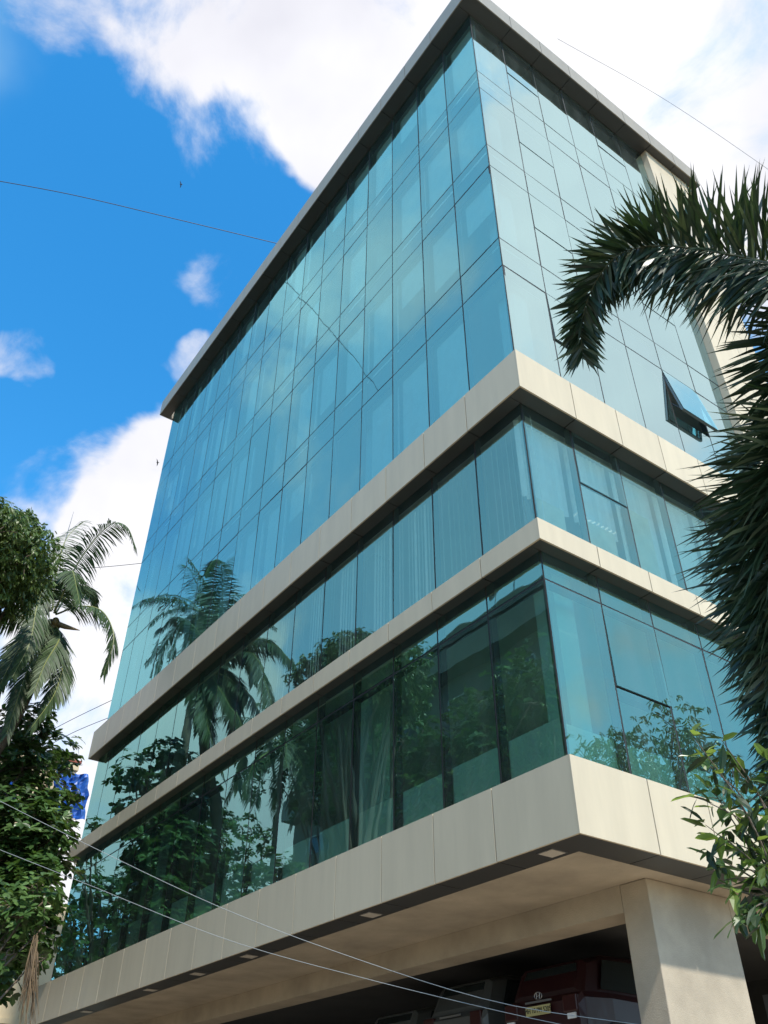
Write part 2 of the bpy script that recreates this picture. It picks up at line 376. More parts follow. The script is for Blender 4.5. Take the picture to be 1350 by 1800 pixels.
# mullion grids: a dark gasket line right behind the glass joints and a profile behind it
def grid(side, xs, zs, z0, z1_, deep, wide=.055):
    m = MB(); e = .0135
    for a in xs:
        if side == 'L':
            m.box(a-.020, a+.020, .003, e+.004, z0, z1_, 0)
            ww = .018 if a == max(xs) else wide/2
            m.box(a-ww, a+ww, e+.006, .045 if a == max(xs) else deep, z0, z1_, 1)
        else:
            m.box(-e-.004, -.003, a-.020, a+.020, z0, z1_, 0)
            ww = .018 if a == min(xs) else wide/2
            m.box(-.045 if a == min(xs) else -deep, -e-.006, a-ww, a+ww, z0, z1_, 1)
    A0, A1 = min(xs), max(xs)
    for z in zs:
        if side == 'L':
            m.box(A0, A1, .0035, e+.0035, z-.019, z+.019, 0); m.box(A0, A1, e+.0065, deep-.006, z-wide/2, z+wide/2, 1)
        else:
            m.box(-e-.0035, -.0035, A0, A1, z-.019, z+.019, 0); m.box(-deep+.006, -e-.0065, A0, A1, z-wide/2, z+wide/2, 1)
    return m
xs = [-k*wL for k in range(NB)]+[XL+.03]
xs[0] = -.03
g = grid('L', xs, [z1, z2, z3, z4, z5, z6], b1t, sof, .11)
g2 = grid('R', [.03]+yR[1:], [z1, z2, z3, z4, z5, z6], b1t, sof, .11)
g.v += [v for v in []]
g.build('glazing_frame', [joint, framegrey], OB); g2.build('glazing_frame', [joint, framegrey], OB)
ysB = [.03]+[k*wR for k in range(1, 8)]
grid('L', xs, [], b2t-.1, b1b+.1, .12, .06).build('glazing_frame', [joint, framegrey], OB)
grid('R', ysB, [], b2t-.1, b1b+.1, .12, .06).build('glazing_frame', [joint, framegrey], OB)
grid('L', xs, [zt], b3t-.1, b2b+.1, .14, .085).build('glazing_frame', [joint, mull], OB)
grid('R', ysB, [zt], b3t-.1, b2b+.1, .14, .085).build('glazing_frame', [joint, mull], OB)
# heavier frame round the lower opening sash
m = MB()
for ya, yb in ((wR, 2*wR), (4*wR, 5*wR)):
    m.box(-.16, -.016, ya+.07, yb-.07, 5.375+G-.10, 5.375+G-.01)
m.build('sash_sill_frame', mull, OB)

# horizontal panel bands
def run(m, xs, ys_, o, zb, zt_, sofdepth, left_end, yback):
    """street side panels xs (joint x), sunny side panels ys_ (joint y)"""
    g = .009; t = .03
    e = [left_end]+sorted(xs)+[o-t-.002]
    for a, b in zip(e[:-1], e[1:]):
        m.box(a+g, b-(g if b < o-.1 else 0), -o, -o+t, zb, zt_, 0)
    e2 = [-o]+sorted(ys_)+[yback]
    for i, (a, b) in enumerate(zip(e2[:-1], e2[1:])):
        m.box(o-t, o, a+(g if i else 0), b-g, zb, zt_, 0)
    # backing and top, dark core seen in the joints
    m.box(left_end+.004, o-t-.003, -o+t+.001, .0-.002, zb+.022, zt_-.012, 1)
    m.box(.002, o-t-.003, -.002, yback-.004, zb+.0225, zt_-.0125, 1)
    m.box(left_end+.002, o-t-.004, -o+t+.002, -.003, zt_-.011, zt_-.003, 0)
    m.box(.003, o-t-.004, -.0025, yback-.004, zt_-.0105, zt_-.0035, 0)
    # soffit panels
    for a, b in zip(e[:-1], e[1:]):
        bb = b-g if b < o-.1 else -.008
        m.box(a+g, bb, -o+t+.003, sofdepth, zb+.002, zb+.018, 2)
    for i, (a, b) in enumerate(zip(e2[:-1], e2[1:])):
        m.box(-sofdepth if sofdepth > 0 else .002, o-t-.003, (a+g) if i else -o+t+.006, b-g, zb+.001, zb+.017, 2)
    # return at the far end
    m.box(left_end-t, left_end-.001, -o, .3, zb, zt_, 0)
taupe = mat('cladding_taupe', (.25, .228, .185), .42, 0, .08, 1.6, stretch=(2.5, 2.5, .3)); island_var(taupe, .06)
def fas(o, zb, zt_, sd, le, name='fascia_band', dl=.162, dr=-.1516, yb=YB):
    m = MB(); xs = [-k*wL+dl for k in range(1, NB)]; ys_ = [k*wR+dr for k in range(1, 8)]
    run(m, xs, ys_, o, zb, zt_, sd, le, yb)
    return m.build(name, [taupe if name == 'roof_canopy' else beige, joint, darksof], OB)
fas(o1, b1b, b1t, -.002, -19.13)
fas(o2, b2b, b2t, -.002, -19.19)
fas(o3, b3b, b3t, .15, -19.09)
fas(oc, sof, cant, -.002, -19.52, 'roof_canopy', 0, 0, 9.312)
# roof slab
m = MB(); m.box(-19.0, .3, -.3, YB-.05, cant-.05, cant-.01); m.build('roof', roofm, OB)

# pier and cladding wall at the end of the sunny side
m = MB(); g = .006; P = .182; y0 = 6*wR
zj = [b1t-.25, z6, z5, z4, z3, z2, z1, sof-.003]
for a, b in zip(zj[:-1], zj[1:]):
    m.box(P-.03, P, y0, 8.2-g, a+g, b-g, 0); m.box(P-.03, P, 8.2+g, YB, a+g, b-g, 0)
    m.box(-.25, P-.031, y0, y0+.03, a+g, b-g, 0)
m.box(-.25, P-.033, y0+.032, YB-.01, zj[0], zj[-1], 1)
m.build('cladding_wall', [beige, joint], OB)

# solid ends and back
m = MB()
m.box(XL-.02, XL+.10, .02, YB, b3b+.02, cant-.06, 0)
m.box(XL+.10, -.26, YB-.2, YB, 0, cant-.06, 0)
m.box(-.26, .0, YB-.2, YB, 0, b1t, 0)
m.build('end_wall', mat('render_cream', (.45,.41,.33), .85, 0, .15, .8), OB)

# floors, ceilings, inside partitions and columns
def slab(zbot, ztop, name='floor_slab'):
    m = MB(); m.box(XL+.11, -.2, .2, YB-.21, zbot, ztop, 0, dict(bot=1, top=2)); m.build(name, [spand, ceilm, carpet], OB)
slab(z2+.05, z1-.05); slab(z4+.05, z3-.05); slab(z6+.05, z5-.05); slab(b1b+.03, b1t-.1); slab(b2b+.03, b2t-.04); slab(b3b+.33, b3t-.03)
slab(sof+.05, cant-.2)
m = MB()                                    # boards right behind the spandrel glass
for a, b in ((z2, z1), (z4, z3), (z6, z5)):
    m.box(XL+.11, -.12, .14, .17, a+.03, b-.03); m.box(-.17, -.14, .2, 6*wR, a+.03, b-.03)
m.build('spandrel_board', spand, OB)
m = MB()
for a, b in ((b1t, z6), (z5, z4), (z3, z2), (z1, sof), (b2t, b1b), (b3t, b2b)):
    m.box(XL+.11, -3.6, 4.6, 4.7, a, b); m.box(-4.6, -4.5, 4.75, YB-.2, a, b)
m.build('inner_partition', innergrey, OB)
m = MB()
for x in (-.55, -5.2, -10.0, -14.8, -18.6):
    for a, b in ((b1t, z6), (z5, z4), (z3, z2), (z1, sof), (b2t, b1b), (b3t, b2b)):
        m.box(x-.2, x+.2, .55, .95, a-.02, b+.02)
m.build('inner_column', innergrey, OB)
# low white sill walls behind the lowest windows
m = MB(); m.box(XL+.11, -.19, .16, .22, b3t-.02, 4.72+G); m.box(-.22, -.16, .24, YB-.25, b3t-.02, 4.64+G); m.build('sill_wall', white, OB)

# vertical blinds: one mesh per bay
def blind(side, k, a, b, z0, z1_, openn=.35, cover=1.0):
    m = MB(); sp = .115 if openn > .8 else .092; n = int((b-a)/sp*cover)
    for i in range(n):
        c = a + .05 + i*(b-a-.1)/max(1, int((b-a)/sp)-1)
        an = openn + U(-.25, .3); hw = .044*math.cos(an); hd = .044*math.sin(an); zz = z0 + U(0, .015)
        if side == 'L':
            p = [(-c-hw, .30+hd), (-c+hw, .30-hd)]
        else:
            p = [(-.30-hd, c-hw), (-.30+hd, c+hw)]
        m.quad((*p[0], zz), (*p[1], zz), (*p[1], z1_-.05), (*p[0], z1_-.05))
    return m.build('vertical_blind', blindm, OB)
for k in range(16):
    if k in (0, 1): blind('L', k, k*wL+.05, (k+1)*wL-.05, b2t+.0, b1b-.02, .85)
    elif k < 7: blind('L', k, k*wL+.05, (k+1)*wL-.05, b2t+.0, b1b-.02, .35, .9 if k % 2 else 1)
    elif k in (9, 10, 13): blind('L', k, k*wL+.05, (k+1)*wL-.05, b2t, b1b-.02, .3, .6)
for k in range(8):
    blind('R', k, k*wR+.1, (k+1)*wR-.05, b2t + (.9 if k < 2 else .1), b1b-.02, .55 if k < 2 else .2)
# roller blinds and posters, pale patches behind the upper glass
rb = random.Random(3)
for k in range(16):
    for ri in (0, 2, 4, 6):
        za, zb, _ = rows[ri]; H = zb-za
        if rb.random() < (.8 if k < 6 else .7):
            dr = rb.choice((.3, .6, .9, .96, .96)) if k > 5 else rb.choice((.4, .65, .9, .96, .96)); wd = rb.choice((.45, .8, .84, .84)) if k > 5 else .84; off = rb.choice((0, .1))
            m = MB(); x1_ = -k*wL-.1-off; m.box(max(x1_-wL*wd, -(k+1)*wL+.05), x1_, .24, .25, zb-.1-H*dr, zb-.1); m.build('roller_blind', blindm, OB)
m = MB()
for (a, b, c, d) in ((.25, .95, b2t+.02, b2t+.95), (1.4, 2.15, b2t+.02, b2t+1.0), (2.5, 3.2, b2t+.1, b2t+1.8)):
    m.box(-.26, -.25, a, b, c, d)
m.build('poster_board', mat('poster_cream', (.75,.74,.58), .7, 0, .12, 3), OB)

# soffit, beam, pillar of the ground floor
m = MB(); m.box(XL, -.155, .155, YB-.21, b3b+.004, b3b+.30); m.build('ceiling_slab', plaster, OB)
m = MB(); m.box(-18.9, -.86, 1.62, 2.10, 2.70+G, b3b+.002); m.box(-.80, -.42, 3.262, YB-.3, 2.74+G, b3b+.002); m.build('edge_beam', plaster, OB)
def pillar(x0, x1, y0, y1):
    m = MB(); m.box(x0, x1, y0, y1, .02, b3b+.001); return m.build('pillar', plaster, OB, bevel=.012)
pillar(-.858, -.42, 1.62, 3.26); pillar(-7.2, -6.8, 1.64, 2.3+.3) if False else None
pillar(-18.8, -18.3, 1.64, 2.9)
pillar(-.80, -.42, 7.6, 8.9)
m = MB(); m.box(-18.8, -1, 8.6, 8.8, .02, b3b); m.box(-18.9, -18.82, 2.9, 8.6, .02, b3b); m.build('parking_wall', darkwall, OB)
m = MB(); m.box(-18.8, -.9, 2.3, 8.6, b3b-.03, b3b-.004); m.build('parking_shade_ceiling', darkwall, OB)  # dark sheet below the plaster ceiling, its tone standing for shade
for (x, y) in ((-.37, -.07), (-4.07, -.07), (-7.73, -.07), (-9.73, -.07), (-11.9, -.07), (-15.5, -.07)):
    m = MB(); m.box(x-.11, x+.11, y-.11, y+.11, b3b-.012, b3b+.001); m.box(x-.13, x+.13, y-.13, y+.13, b3b-.006, b3b+.0005, 1)
    m.build('soffit_light', [lampm, steel], OB)
m = MB(); m.box(-.03, .19, 2.62, 2.84, b3b-.012, b3b+.001); m.build('soffit_light', lampm, OB)

# ------------------------------------------------------------------ foliage builders
def leaflet(m, base, d, L, wd, droop, nrm, mi=0, seg=3, shape=0):
    """tapered strip, bends down with gravity"""
    p = Vector(base); d = Vector(d).normalized(); side = d.cross(nrm)
    if side.length < 1e-3: side = d.orthogonal()
    side.normalize(); i0 = len(m.v); prof = {0: (.45, 1, .8, .0), 1: (.35, 1, .95, .55)}[shape]
    pr = [prof[0]] + [1]*(seg-1)
    for k in range(seg+1):
        t = k/seg
        ww = wd*.5*(.45 + .55*min(1, t*3))*(1-max(0, (t-.45)/.55)**1.6)
        if k == seg:
            m.v.append(tuple(p)); 
        else:
            m.v.append(tuple(p-side*ww)); m.v.append(tuple(p+side*ww))
        d = (d + Vector((0, 0, -1))*droop/seg).normalized(); p = p + d*(L/seg)
    for k in range(seg-1):
        a = i0+2*k; m.f.append((a, a+1, a+3, a+2)); m.m.append(mi)
    a = i0+2*(seg-1); m.f.append((a, a+1, a+2)); m.m.append(mi)
def bez(pts, n):
    """Catmull-Rom through pts, n samples evenly spaced"""
    P = [Vector(p) for p in pts]; P = [P[0]*2-P[1]] + P + [P[-1]*2-P[-2]]; out = []
    for i in range(1, len(P)-2):
        for k in range(24):
            t = k/24; a, b, c, d = P[i-1:i+3]
            out.append(.5*((2*b)+(-a+c)*t+(2*a-5*b+4*c-d)*t*t+(-a+3*b-3*c+d)*t**3))
    out.append(P[-2].copy())
    L = [0]
    for a, b in zip(out[:-1], out[1:]): L.append(L[-1]+(b-a).length)
    res = []; j = 0
    for k in range(n+1):
        s = L[-1]*k/n
        while j < len(L)-2 and L[j+1] < s: j += 1
        f = (s-L[j])/max(1e-6, L[j+1]-L[j]); res.append(out[j].lerp(out[j+1], min(1, f)))
    return res, L[-1]
def frond(parent, pts, nleaf, L, wd, droop, leafm, ribm, r0=.02, start=.12, fwd=.7, hang=.35, plume=0, name='frond', seg=3, jit=.12, upv=None):
    c, ln = bez(pts, nleaf); m = MB()
    m.tube(c[::2] if len(c) > 40 else c, [r0*(1-.85*k/(len(c[::2] if len(c) > 40 else c)-1)) for k in range(len(c[::2] if len(c) > 40 else c))], 5, 1)
    for k in range(int(nleaf*start), nleaf+1):
        t = (k/nleaf-start)/(1-start); tan = (c[min(k+1, nleaf)]-c[max(k-1, 0)]).normalized()
        upx = upv if upv is not None else Vector((0, 0, 1))
        side = tan.cross(upx); 
        if side.length < .15: side = tan.cross(Vector((.6, .5, .3)))
        side.normalize(); nn = side.cross(tan).normalized()
        prof = (.55+.45*math.sin(math.pi*min(1, t*1.15+.08)))*(1-.35*t**3)
        for s in (-1, 1):
            if plume:
                for q in range(plume):
                    ph = U(-1, 1)*.95
                    d = side*s*math.cos(ph)+nn*math.sin(ph)+tan*(fwd*(.5+.9*t)+U(-jit, jit))
                    d += Vector((U(-jit, jit), U(-jit, jit), U(-jit, jit)))
                    leaflet(m, c[k]+tan*U(-.01, .01), d, L*prof*U(.8, 1.15), wd*U(.75, 1.2), droop*U(.3, 1.5), (nn*math.cos(ph)-side*s*math.sin(ph)+Vector((U(-.4,.4),U(-.4,.4),U(-.4,.4)))), 2 if rnd() < .17 else 0, seg)
            else:
                d = side*s + tan*(fwd*(.6+.8*t)) + nn*U(-.05, .25) - Vector((0, 0, hang*U(.7, 1.3)))
                d += Vector((U(-jit, jit), U(-jit, jit), U(-jit, jit)))*.6
                leaflet(m, c[k], d, L*prof*U(.85, 1.1), wd*U(.8, 1.1), droop*U(.7, 1.3), nn+Vector((U(-.3,.3),U(-.3,.3),U(-.3,.3))), 0, seg)
    return m.build(name, [leafm, ribm] + ([fox_highlight] if plume else []), parent)
def ovate(m, p, d, nrm, L, W, mi, fat=.55, fold=.18):
    d = Vector(d).normalized(); s = d.cross(nrm)
    if s.length < 1e-3: s = d.orthogonal()
    s.normalize(); n = s.cross(d); p = Vector(p); i = len(m.v)
    q = p + d*L*fat
    m.v += [tuple(p), tuple(p+d*L*.28+s*W*.36+n*W*fold), tuple(q+s*W*.5+n*W*fold-d*0), tuple(p+d*L*.86+s*W*.26+n*W*fold*.5-n*L*.03),
            tuple(p+d*L-n*L*.08), tuple(p+d*L*.86-s*W*.26+n*W*fold*.5-n*L*.03), tuple(q-s*W*.5+n*W*fold), tuple(p+d*L*.28-s*W*.36+n*W*fold), tuple(q)]
    m.f += [(i, i+1, i+2, i+8), (i+8, i+2, i+3, i+4), (i, i+8, i+6, i+7), (i+8, i+4, i+5, i+6)]; m.m += [mi]*4
def rvec():
    while True:
        v = Vector((U(-1, 1), U(-1, 1), U(-1, 1)))
        if .05 < v.length < 1: return v.normalized()
def tree(name, base, top, blobs, label, kind, mats, nper, leafL, barkm=bark, cat='tree', trunk_r=.16, dens=1.0, lean=None):
    """blobs: (centre, radius) clumps. kind: rosette / droop / shrub"""
    t = empty(name, base, label, cat)
    tr = MB(); base = Vector(base); top = Vector(top)
    mid = base.lerp(top, .5)+Vector((U(-.2, .2), U(-.2, .2), 0))
    c, _ = bez([base-Vector((0, 0, .1)), mid, top], 8)
    tr.tube(c, [trunk_r*(1.15-.6*k/8) for k in range(9)], 9)
    limb = MB()
    for cc, rr in blobs:
        st = c[random.randint(3, 8)]; cc = Vector(cc); mm = st.lerp(cc, .5)+Vector((U(-.3, .3), U(-.3, .3), U(.0, .3)))
        q, _ = bez([st, mm, cc], 6); limb.tube(q, [trunk_r*.42*(1-.8*k/6)+.008 for k in range(7)], 6)
        for _ in range(5):
            e = cc + rvec()*rr*.8; q, _ = bez([cc, cc.lerp(e, .5)+rvec()*.08, e], 4); limb.tube(q, [.02, .016, .012, .008, .004], 4, cap=False)
    tr.build('trunk', barkm, t, smooth=True); limb.build('branch', barkm, t, smooth=True)
    m = MB()
    for cc, rr in blobs:
        cc = Vector(cc)
        for _ in range(int(nper*rr*rr*dens)):
            n = rvec(); n.z = n.z*.8+.12
            f = U(.45, 1)**.5
            if rnd() < .12: f = U(1, 1.18)
            p = cc + n*rr*f
            if kind == 'rosette':
                ax = (n*.7+Vector((0, 0, .8))+rvec()*.35).normalized(); a = ax.orthogonal().normalized(); b = ax.cross(a)
                mi = 1 if rnd() < .28 else 0
                for q in range(random.randint(5, 8)):
                    an = U(0, 6.28); d = a*math.cos(an)+b*math.sin(an)+ax*U(-.1, .5)-Vector((0, 0, .15))
                    ovate(m, p, d, ax, leafL*U(.7, 1.15), leafL*.5*U(.8, 1.1), mi, .68, .06)
            elif kind == 'droop':
                mi = 1 if rnd() < .22 else 0
                for q in range(random.randint(4, 7)):
                    d = Vector((U(-1, 1), U(-1, 1), 0))*.75+n*.25+Vector((0, 0, -U(.3, 1.3)))
                    ovate(m, p+rvec()*.05, d, rvec()+n, leafL*U(.7, 1.15), leafL*.27, mi, .5, .06)
            else:
                mi = 1 if rnd() < .3 else 0
                d = n*.5+rvec()*.7+Vector((0, 0, -.35)); ovate(m, p, d, rvec()+Vector((0, 0, 1)), leafL*U(.6, 1.15), leafL*.42*U(.8, 1.1), mi, .45, .1)
    m.build('crown', mats, t)
    return t
def clumps(c, R3, n, r0, r1, shell=.75):
    out = []
    for _ in range(n):
        d = rvec()*(U(.2, 1)**.5)*shell; out.append(((c[0]+d.x*R3[0], c[1]+d.y*R3[1], c[2]+d.z*R3[2]), U(r0, r1)))
    return out

# ------------------------------------------------------------------ coconut palm beside the building's far end
hA = 25.0
cA = at_h(92, 1092, hA)
pl = empty('coconut_palm', (cA.x-2.4, cA.y-1.0, 0), 'coconut palm with a leaning trunk left of the glass building', 'palm tree')
m = MB(); c, _ = bez([at_h(-60, 1420, hA-.8)*1.0+Vector((0,0,-6)), at_h(-30, 1375, hA-.4), at_h(28, 1260, hA), at_h(72, 1165, hA), cA], 22)
base = c[0].copy(); base.z = -.1; c = [base]+c
m.tube(c, [.24]+[.20-.05*k/22+.008*(k % 2) for k in range(23)], 10); m.build('trunk', palmbark, pl, smooth=True)
def P(u, v, dd=0): return at_h(u, v, hA+dd)
fr = [[(95,1078,0),(140,985,-.4),(190,925,-.8),(222,925,-1.2),(240,965,-1.4)],
      [(98,1080,0),(140,1066,-.6),(180,1075,-1),(200,1120,-1.3),(182,1185,-1.4)],
      [(98,1095,0),(112,1150,-.6),(98,1215,-1.2),(55,1280,-1.6)],
      [(88,1070,0),(78,1030,-1.2),(64,1070,-2.2),(52,1130,-3),(22,1190,-3.4)],
      [(85,1080,0),(50,1072,.3),(10,1080,.6),(-35,1120,.8)],
      [(88,1090,0),(58,1105,-1.4),(22,1160,-2.2),(-15,1235,-2.6)],
      [(85,1075,0),(50,1020,.4),(0,1010,.8),(-50,1050,1.2)],
      [(92,1072,0),(100,1000,.6),(118,945,1.4),(150,915,2.4)],
      [(98,1078,0),(128,1035,.8),(160,1035,1.4),(172,1075,1.8)],
      [(88,1075,0),(60,1005,-.8),(35,985,-1.8),(0,1030,-2.8)],
      [(90,1075,0),(70,1010,-.6),(30,975,-1),(-15,985,-1.4)],
      [(95,1075,0),(122,1020,-.5),(128,1005,-1.2),(140,1060,-1.8)],
      [(92,1090,0),(105,1120,-.8),(80,1165,-1.8),(60,1215,-2.3)],
      [(92,1090,0),(70,1120,-.8),(40,1200,-1.4),(12,1290,-1.8)],
      [(90,1092,0),(50,1120,1),(22,1150,1.6),(-8,1190,2)]]
for f in fr:
    frond(pl, [P(*q) for q in f], 104, .95, .05, .8, coco_leaf, coco_rib, .032, .12, .75, .45)
for q in range(9):
    cc = cA + Vector((U(-.4, .4), U(-.4, .4), U(-.55, -.15))); m = MB(); m.ball(cc, .12, sq=(1,1,1.25)); m.build('coconut', mat('coconut_husk%d' % q, (.12+.08*rnd(), .13, .04), .5), pl, smooth=True)
m = MB(); c, _ = bez([cA, P(110,1100,-.5), P(140,1108,-.8)], 5); m.tube(c, [.03,.07,.09,.08,.05,.01], 6)
m.build('dry_spathe', mat('dry_spathe', (.3,.2,.1), .8), pl, smooth=True)

# palms standing further along the street (seen mirrored in the glass)
def radial_palm(base, height, label, n=18, FL=4.2, name='coconut_palm', lean=(0, 0)):
    b = Vector(base); t = empty(name, b, label, 'palm tree', None); top = b+Vector((lean[0], lean[1], height))
    m = MB(); c, _ = bez([b-Vector((0, 0, .1)), b.lerp(top, .5)+Vector((lean[0]*-.2, lean[1]*-.2, 0)), top], 20); m.tube(c, [.22-.07*k/20+.008*(k % 2) for k in range(21)], 9); m.build('trunk', palmbark, t, smooth=True)
    for k in range(n):
        a = k*2.399+U(-.2, .2); e = 1.25-1.9*(k/n)+U(-.1, .1); d = Vector((math.cos(a), math.sin(a), 0)); p = [top]
        for j in range(1, 5):
            e -= .34; p.append(p[-1]+(d*math.cos(e)+Vector((0, 0, math.sin(e))))*FL*U(.9,1.1)/4)
        frond(t, p, 62, .9, .045, .8, coco_leaf, coco_rib, .03, .12, .7, .35)
    return t
radial_palm((-28.8, -6.6, 0), 24.2, 'tall coconut palm mirrored in the upper glass near the far end of the street side', 20)
radial_palm((-24.5, -9.4, 0), 16.5, 'shorter coconut palm mirrored in the middle glass band left of centre', 16, 3.8)

# ------------------------------------------------------------------ trees on the left
tree('mango_tree', (-14.4, -6.6, 0), (-13.8, -6.0, 10.5), clumps(tuple(at_h(-62, 985, 20.3)), (2.2, 2.3, 1.5), 30, .7, 1.0), 'broad tree with long drooping leaves in front of the coconut palm', 'droop', [mango_leaf, mango_leaf2], 230, .21, trunk_r=.22)
b = at_h(10, 1500, 26)
tree('almond_tree', (-18.6, -4.6, 0), (-18.8, -4.4, 6.5), [(tuple(at_h(u, v, h)), r) for u, v, h, r in
     ((25,1290,26,.9),(60,1275,26.5,.7),(95,1330,27,.75),(120,1345,26,.35),(40,1350,25.5,1.0),(0,1330,26,1.0),(-30,1380,27,1.3),(62,1400,26,.9),(100,1418,25.3,.55),(25,1430,25,1.1),(-20,1470,25,1.2),(45,1470,24.5,1.0),(72,1490,24.6,.8),(20,1520,25,1.1),(-40,1560,25,1.3),(62,1545,24,.7),(-20,1640,24,.9),(5,1600,24.5,.8),(75,1285,26,.4),(104,1470,25,.5),(94,1530,24.6,.5),(38,1580,24,.9),(80,1600,24.5,.5),(30,1690,24,.7),(62,1655,24.5,.5),(0,1720,24,.7),(122,1400,26,.33),(118,1440,25.5,.33))],
     'dark broad-leaved almond tree against the left end of the glass building', 'rosette', [alm_leaf, alm_leaf2], 85, .27, trunk_r=.2)
tree('almond_tree', (-15.4, -4.2, 0), (-15.6, -4.0, 3.4), [(tuple(at_h(u, v, h)), r) for u, v, h, r in
     ((20,1590,22,.75),(65,1575,22,.65),(76,1585,22.2,.42),(-15,1600,22,.8),(40,1615,21.8,.55),(78,1628,22,.3),(12,1680,22,.28),(-20,1690,22,.5),(60,1690,22.4,.4))],
     'low almond tree with sunlit leaves below the street wires at lower left', 'rosette', [alm_leaf2, alm_leaf], 60, .22, trunk_r=.12)
# dry frond hanging in the low tree
t = MB(); c0 = at_h(62, 1640, 21.6)
for q in range(46):
    u = 62-U(-6, 34)*1.0; v = U(1740, 1830); p0 = at_h(62+U(-7, 5), 1660+U(-20, 50), 21.6); p1 = at_h(u, v, 21.6+U(-.2, .2))
    cc, _ = bez([p0, p0.lerp(p1, .45)+Vector((U(-.06,.06), U(-.06,.06), .0)), p1], 5); t.tube(cc, [.012,.012,.011,.009,.006,.002], 4, cap=False)
o = t.build('dry_frond', dryleaf, None, loc=tuple(c0)); tag(o, 'dry brown palm frond hanging in strands at the lower left corner', 'dry frond')

def ptm(u, v, yv):                           # mirrored ray: point on plane y = -yv
    p = at_y(u, v, yv); return Vector((p.x, -p.y, p.z))
tree('almond_tree', (-24.5, -7.6, 0), (-24.5, -7.6, 5), [(tuple(ptm(u, v, 7.4+U(-.6, .6))), r) for u, v, r in
     ((330,1415,.55),(365,1425,.6),(395,1440,.6),(340,1470,.9),(400,1480,.9),(435,1455,.5),(465,1480,.55),(445,1520,.9),(500,1525,.5),(540,1530,.35),(490,1560,.9),(400,1560,1.1),(340,1560,1.1),(450,1610,1.2),(360,1640,1.2),(300,1520,.9),(530,1590,.8))],
     'rounded almond tree mirrored low in the glass against open sky, left of centre', 'rosette', [alm_leaf2, alm_leaf], 62, .24, trunk_r=.15)
# trees mirrored in the lower street glass and in the sunny side
tree('street_tree', (-11.5, -12.6, 0), (-11.0, -12.4, 7), clumps((-13.5, -12.6, 13.2), (5.5, 1.6, 3.4), 34, .9, 1.3), 'wide street tree across the road mirrored in the lowest windows', 'droop', [mango_leaf, mango_leaf2], 90, .22, trunk_r=.2)
tree('street_tree', (-24.5, -12.9, 0), (-24.4, -12.8, 12), clumps((-24.3, -12.6, 16.6), (4.6, 1.8, 5.6), 40, .8, 1.25)+[(tuple(ptm(u+U(-15,15), v+U(-15,15), 10.5+U(-.8,.8))), U(.8,1.2)) for u, v in ((560,1270),(560,1330),(560,1400),(600,1250),(605,1320),(600,1390),(640,1240),(650,1300),(650,1370),(650,1430),(690,1250),(700,1310),(700,1380),(740,1290),(750,1350),(790,1330),(800,1290),(840,1310),(850,1250),(890,1270),(900,1210),(940,1230),(960,1180),(520,1330),(500,1290),(470,1360),(600,1450),(760,1400))], 'tall street tree across the road whose top is mirrored in the middle glass band', 'rosette', [alm_leaf, alm_leaf2], 42, .24, trunk_r=.16)
tree('almond_tree', (-37, -12.4, 0), (-37, -12.2, 9), clumps((-37.5, -11.8, 13.4), (6.0, 1.8, 3.2), 30, .9, 1.4), 'round almond tree across the road mirrored in the lowest windows left of centre', 'rosette', [alm_leaf, alm_leaf2], 40, .24, trunk_r=.18)
tree('almond_tree', (-30, -6.2, 0), (-30, -6, 6), clumps((-30.5, -5.8, 9.2), (5.2, 1.6, 4.6), 30, .9, 1.4)+[(tuple(ptm(u, v, 3.6)), r) for u, v, r in ((95,1660,1.0),(120,1600,1.0),(150,1560,.9),(110,1700,1.0),(160,1660,1.0),(140,1520,.7),(165,1470,.6))]+[(tuple(ptm(u, v, 2.2)), r) for u, v, r in ((88,1690,.7),(95,1640,.7),(105,1590,.7),(112,1545,.6),(120,1700,.7),(75,1720,.6),(125,1640,.7),(160,1450,.45),(150,1500,.5))], 'thick almond tree mirrored at the far left end of the lowest glass', 'rosette', [alm_leaf, alm_leaf2], 42, .26, trunk_r=.2)
tree('creeper_tree', (9.6, 12.6, 0), (9.4, 12.8, 6), clumps((8.6, 13.8, 11.2), (3.2, 3.6, 2.0), 22, .7, 1.1), 'leafy tree east of the building mirrored in its sunny side low windows', 'droop', [mango_leaf, mango_leaf2], 80, .2, trunk_r=.18)

# ------------------------------------------------------------------ buildings around
cream = mat('wall_cream', (.56, .46, .30), .9, 0, .12, .8, bump=.2, bscale=8)
AB = empty('apartment_building', (-36, -4, 0), 'cream apartment block with a red parapet behind the trees on the left', 'building')
XF = -32.0; HT = 15.0+G
m = MB(); m.box(XF-9, XF, -3, 2.95, 0, HT-.45, 0)
zw = at_x(100, 1585, XF).z; m.box(XF-8, XF-.3, 2.951, 7.2, 0, zw, 0)
for k in range(1, 5): m.box(XF-.0, XF+.06, -3.02, 2.97, k*3.1, k*3.1+.18, 0)
m.build('wall', cream, AB)
m = MB(); m.box(XF-9.05, XF+.08, -3.05, 3.03, HT-.45, HT-.12, 0); m.box(XF-9.1, XF+.13, -3.1, 3.08, HT-.12, HT, 1); m.build('parapet', [cream, tilem], AB)
gl2 = mat('window_dark', (.03, .04, .05), .15, 0)
for fl in range(4):
    for k in range(2):
        y = -2.0+k*2.9; z = fl*3.1+1.2
        f = MB(); 
        for (a, b2, c2, d2) in ((y-.06, y+1.46, z-.06, z), (y-.06, y+1.46, z+1.4, z+1.46), (y-.06, y, z, z+1.4), (y+1.4, y+1.46, z, z+1.4), (y+.68, y+.72, z, z+1.4)): f.box(XF+.001, XF+.07, a, b2, c2, d2)
        w_ = f.build('window', white, AB); p = MB(); p.box(XF+.002, XF+.02, y, y+1.4, z, z+1.4); p.build('pane', gl2, w_)
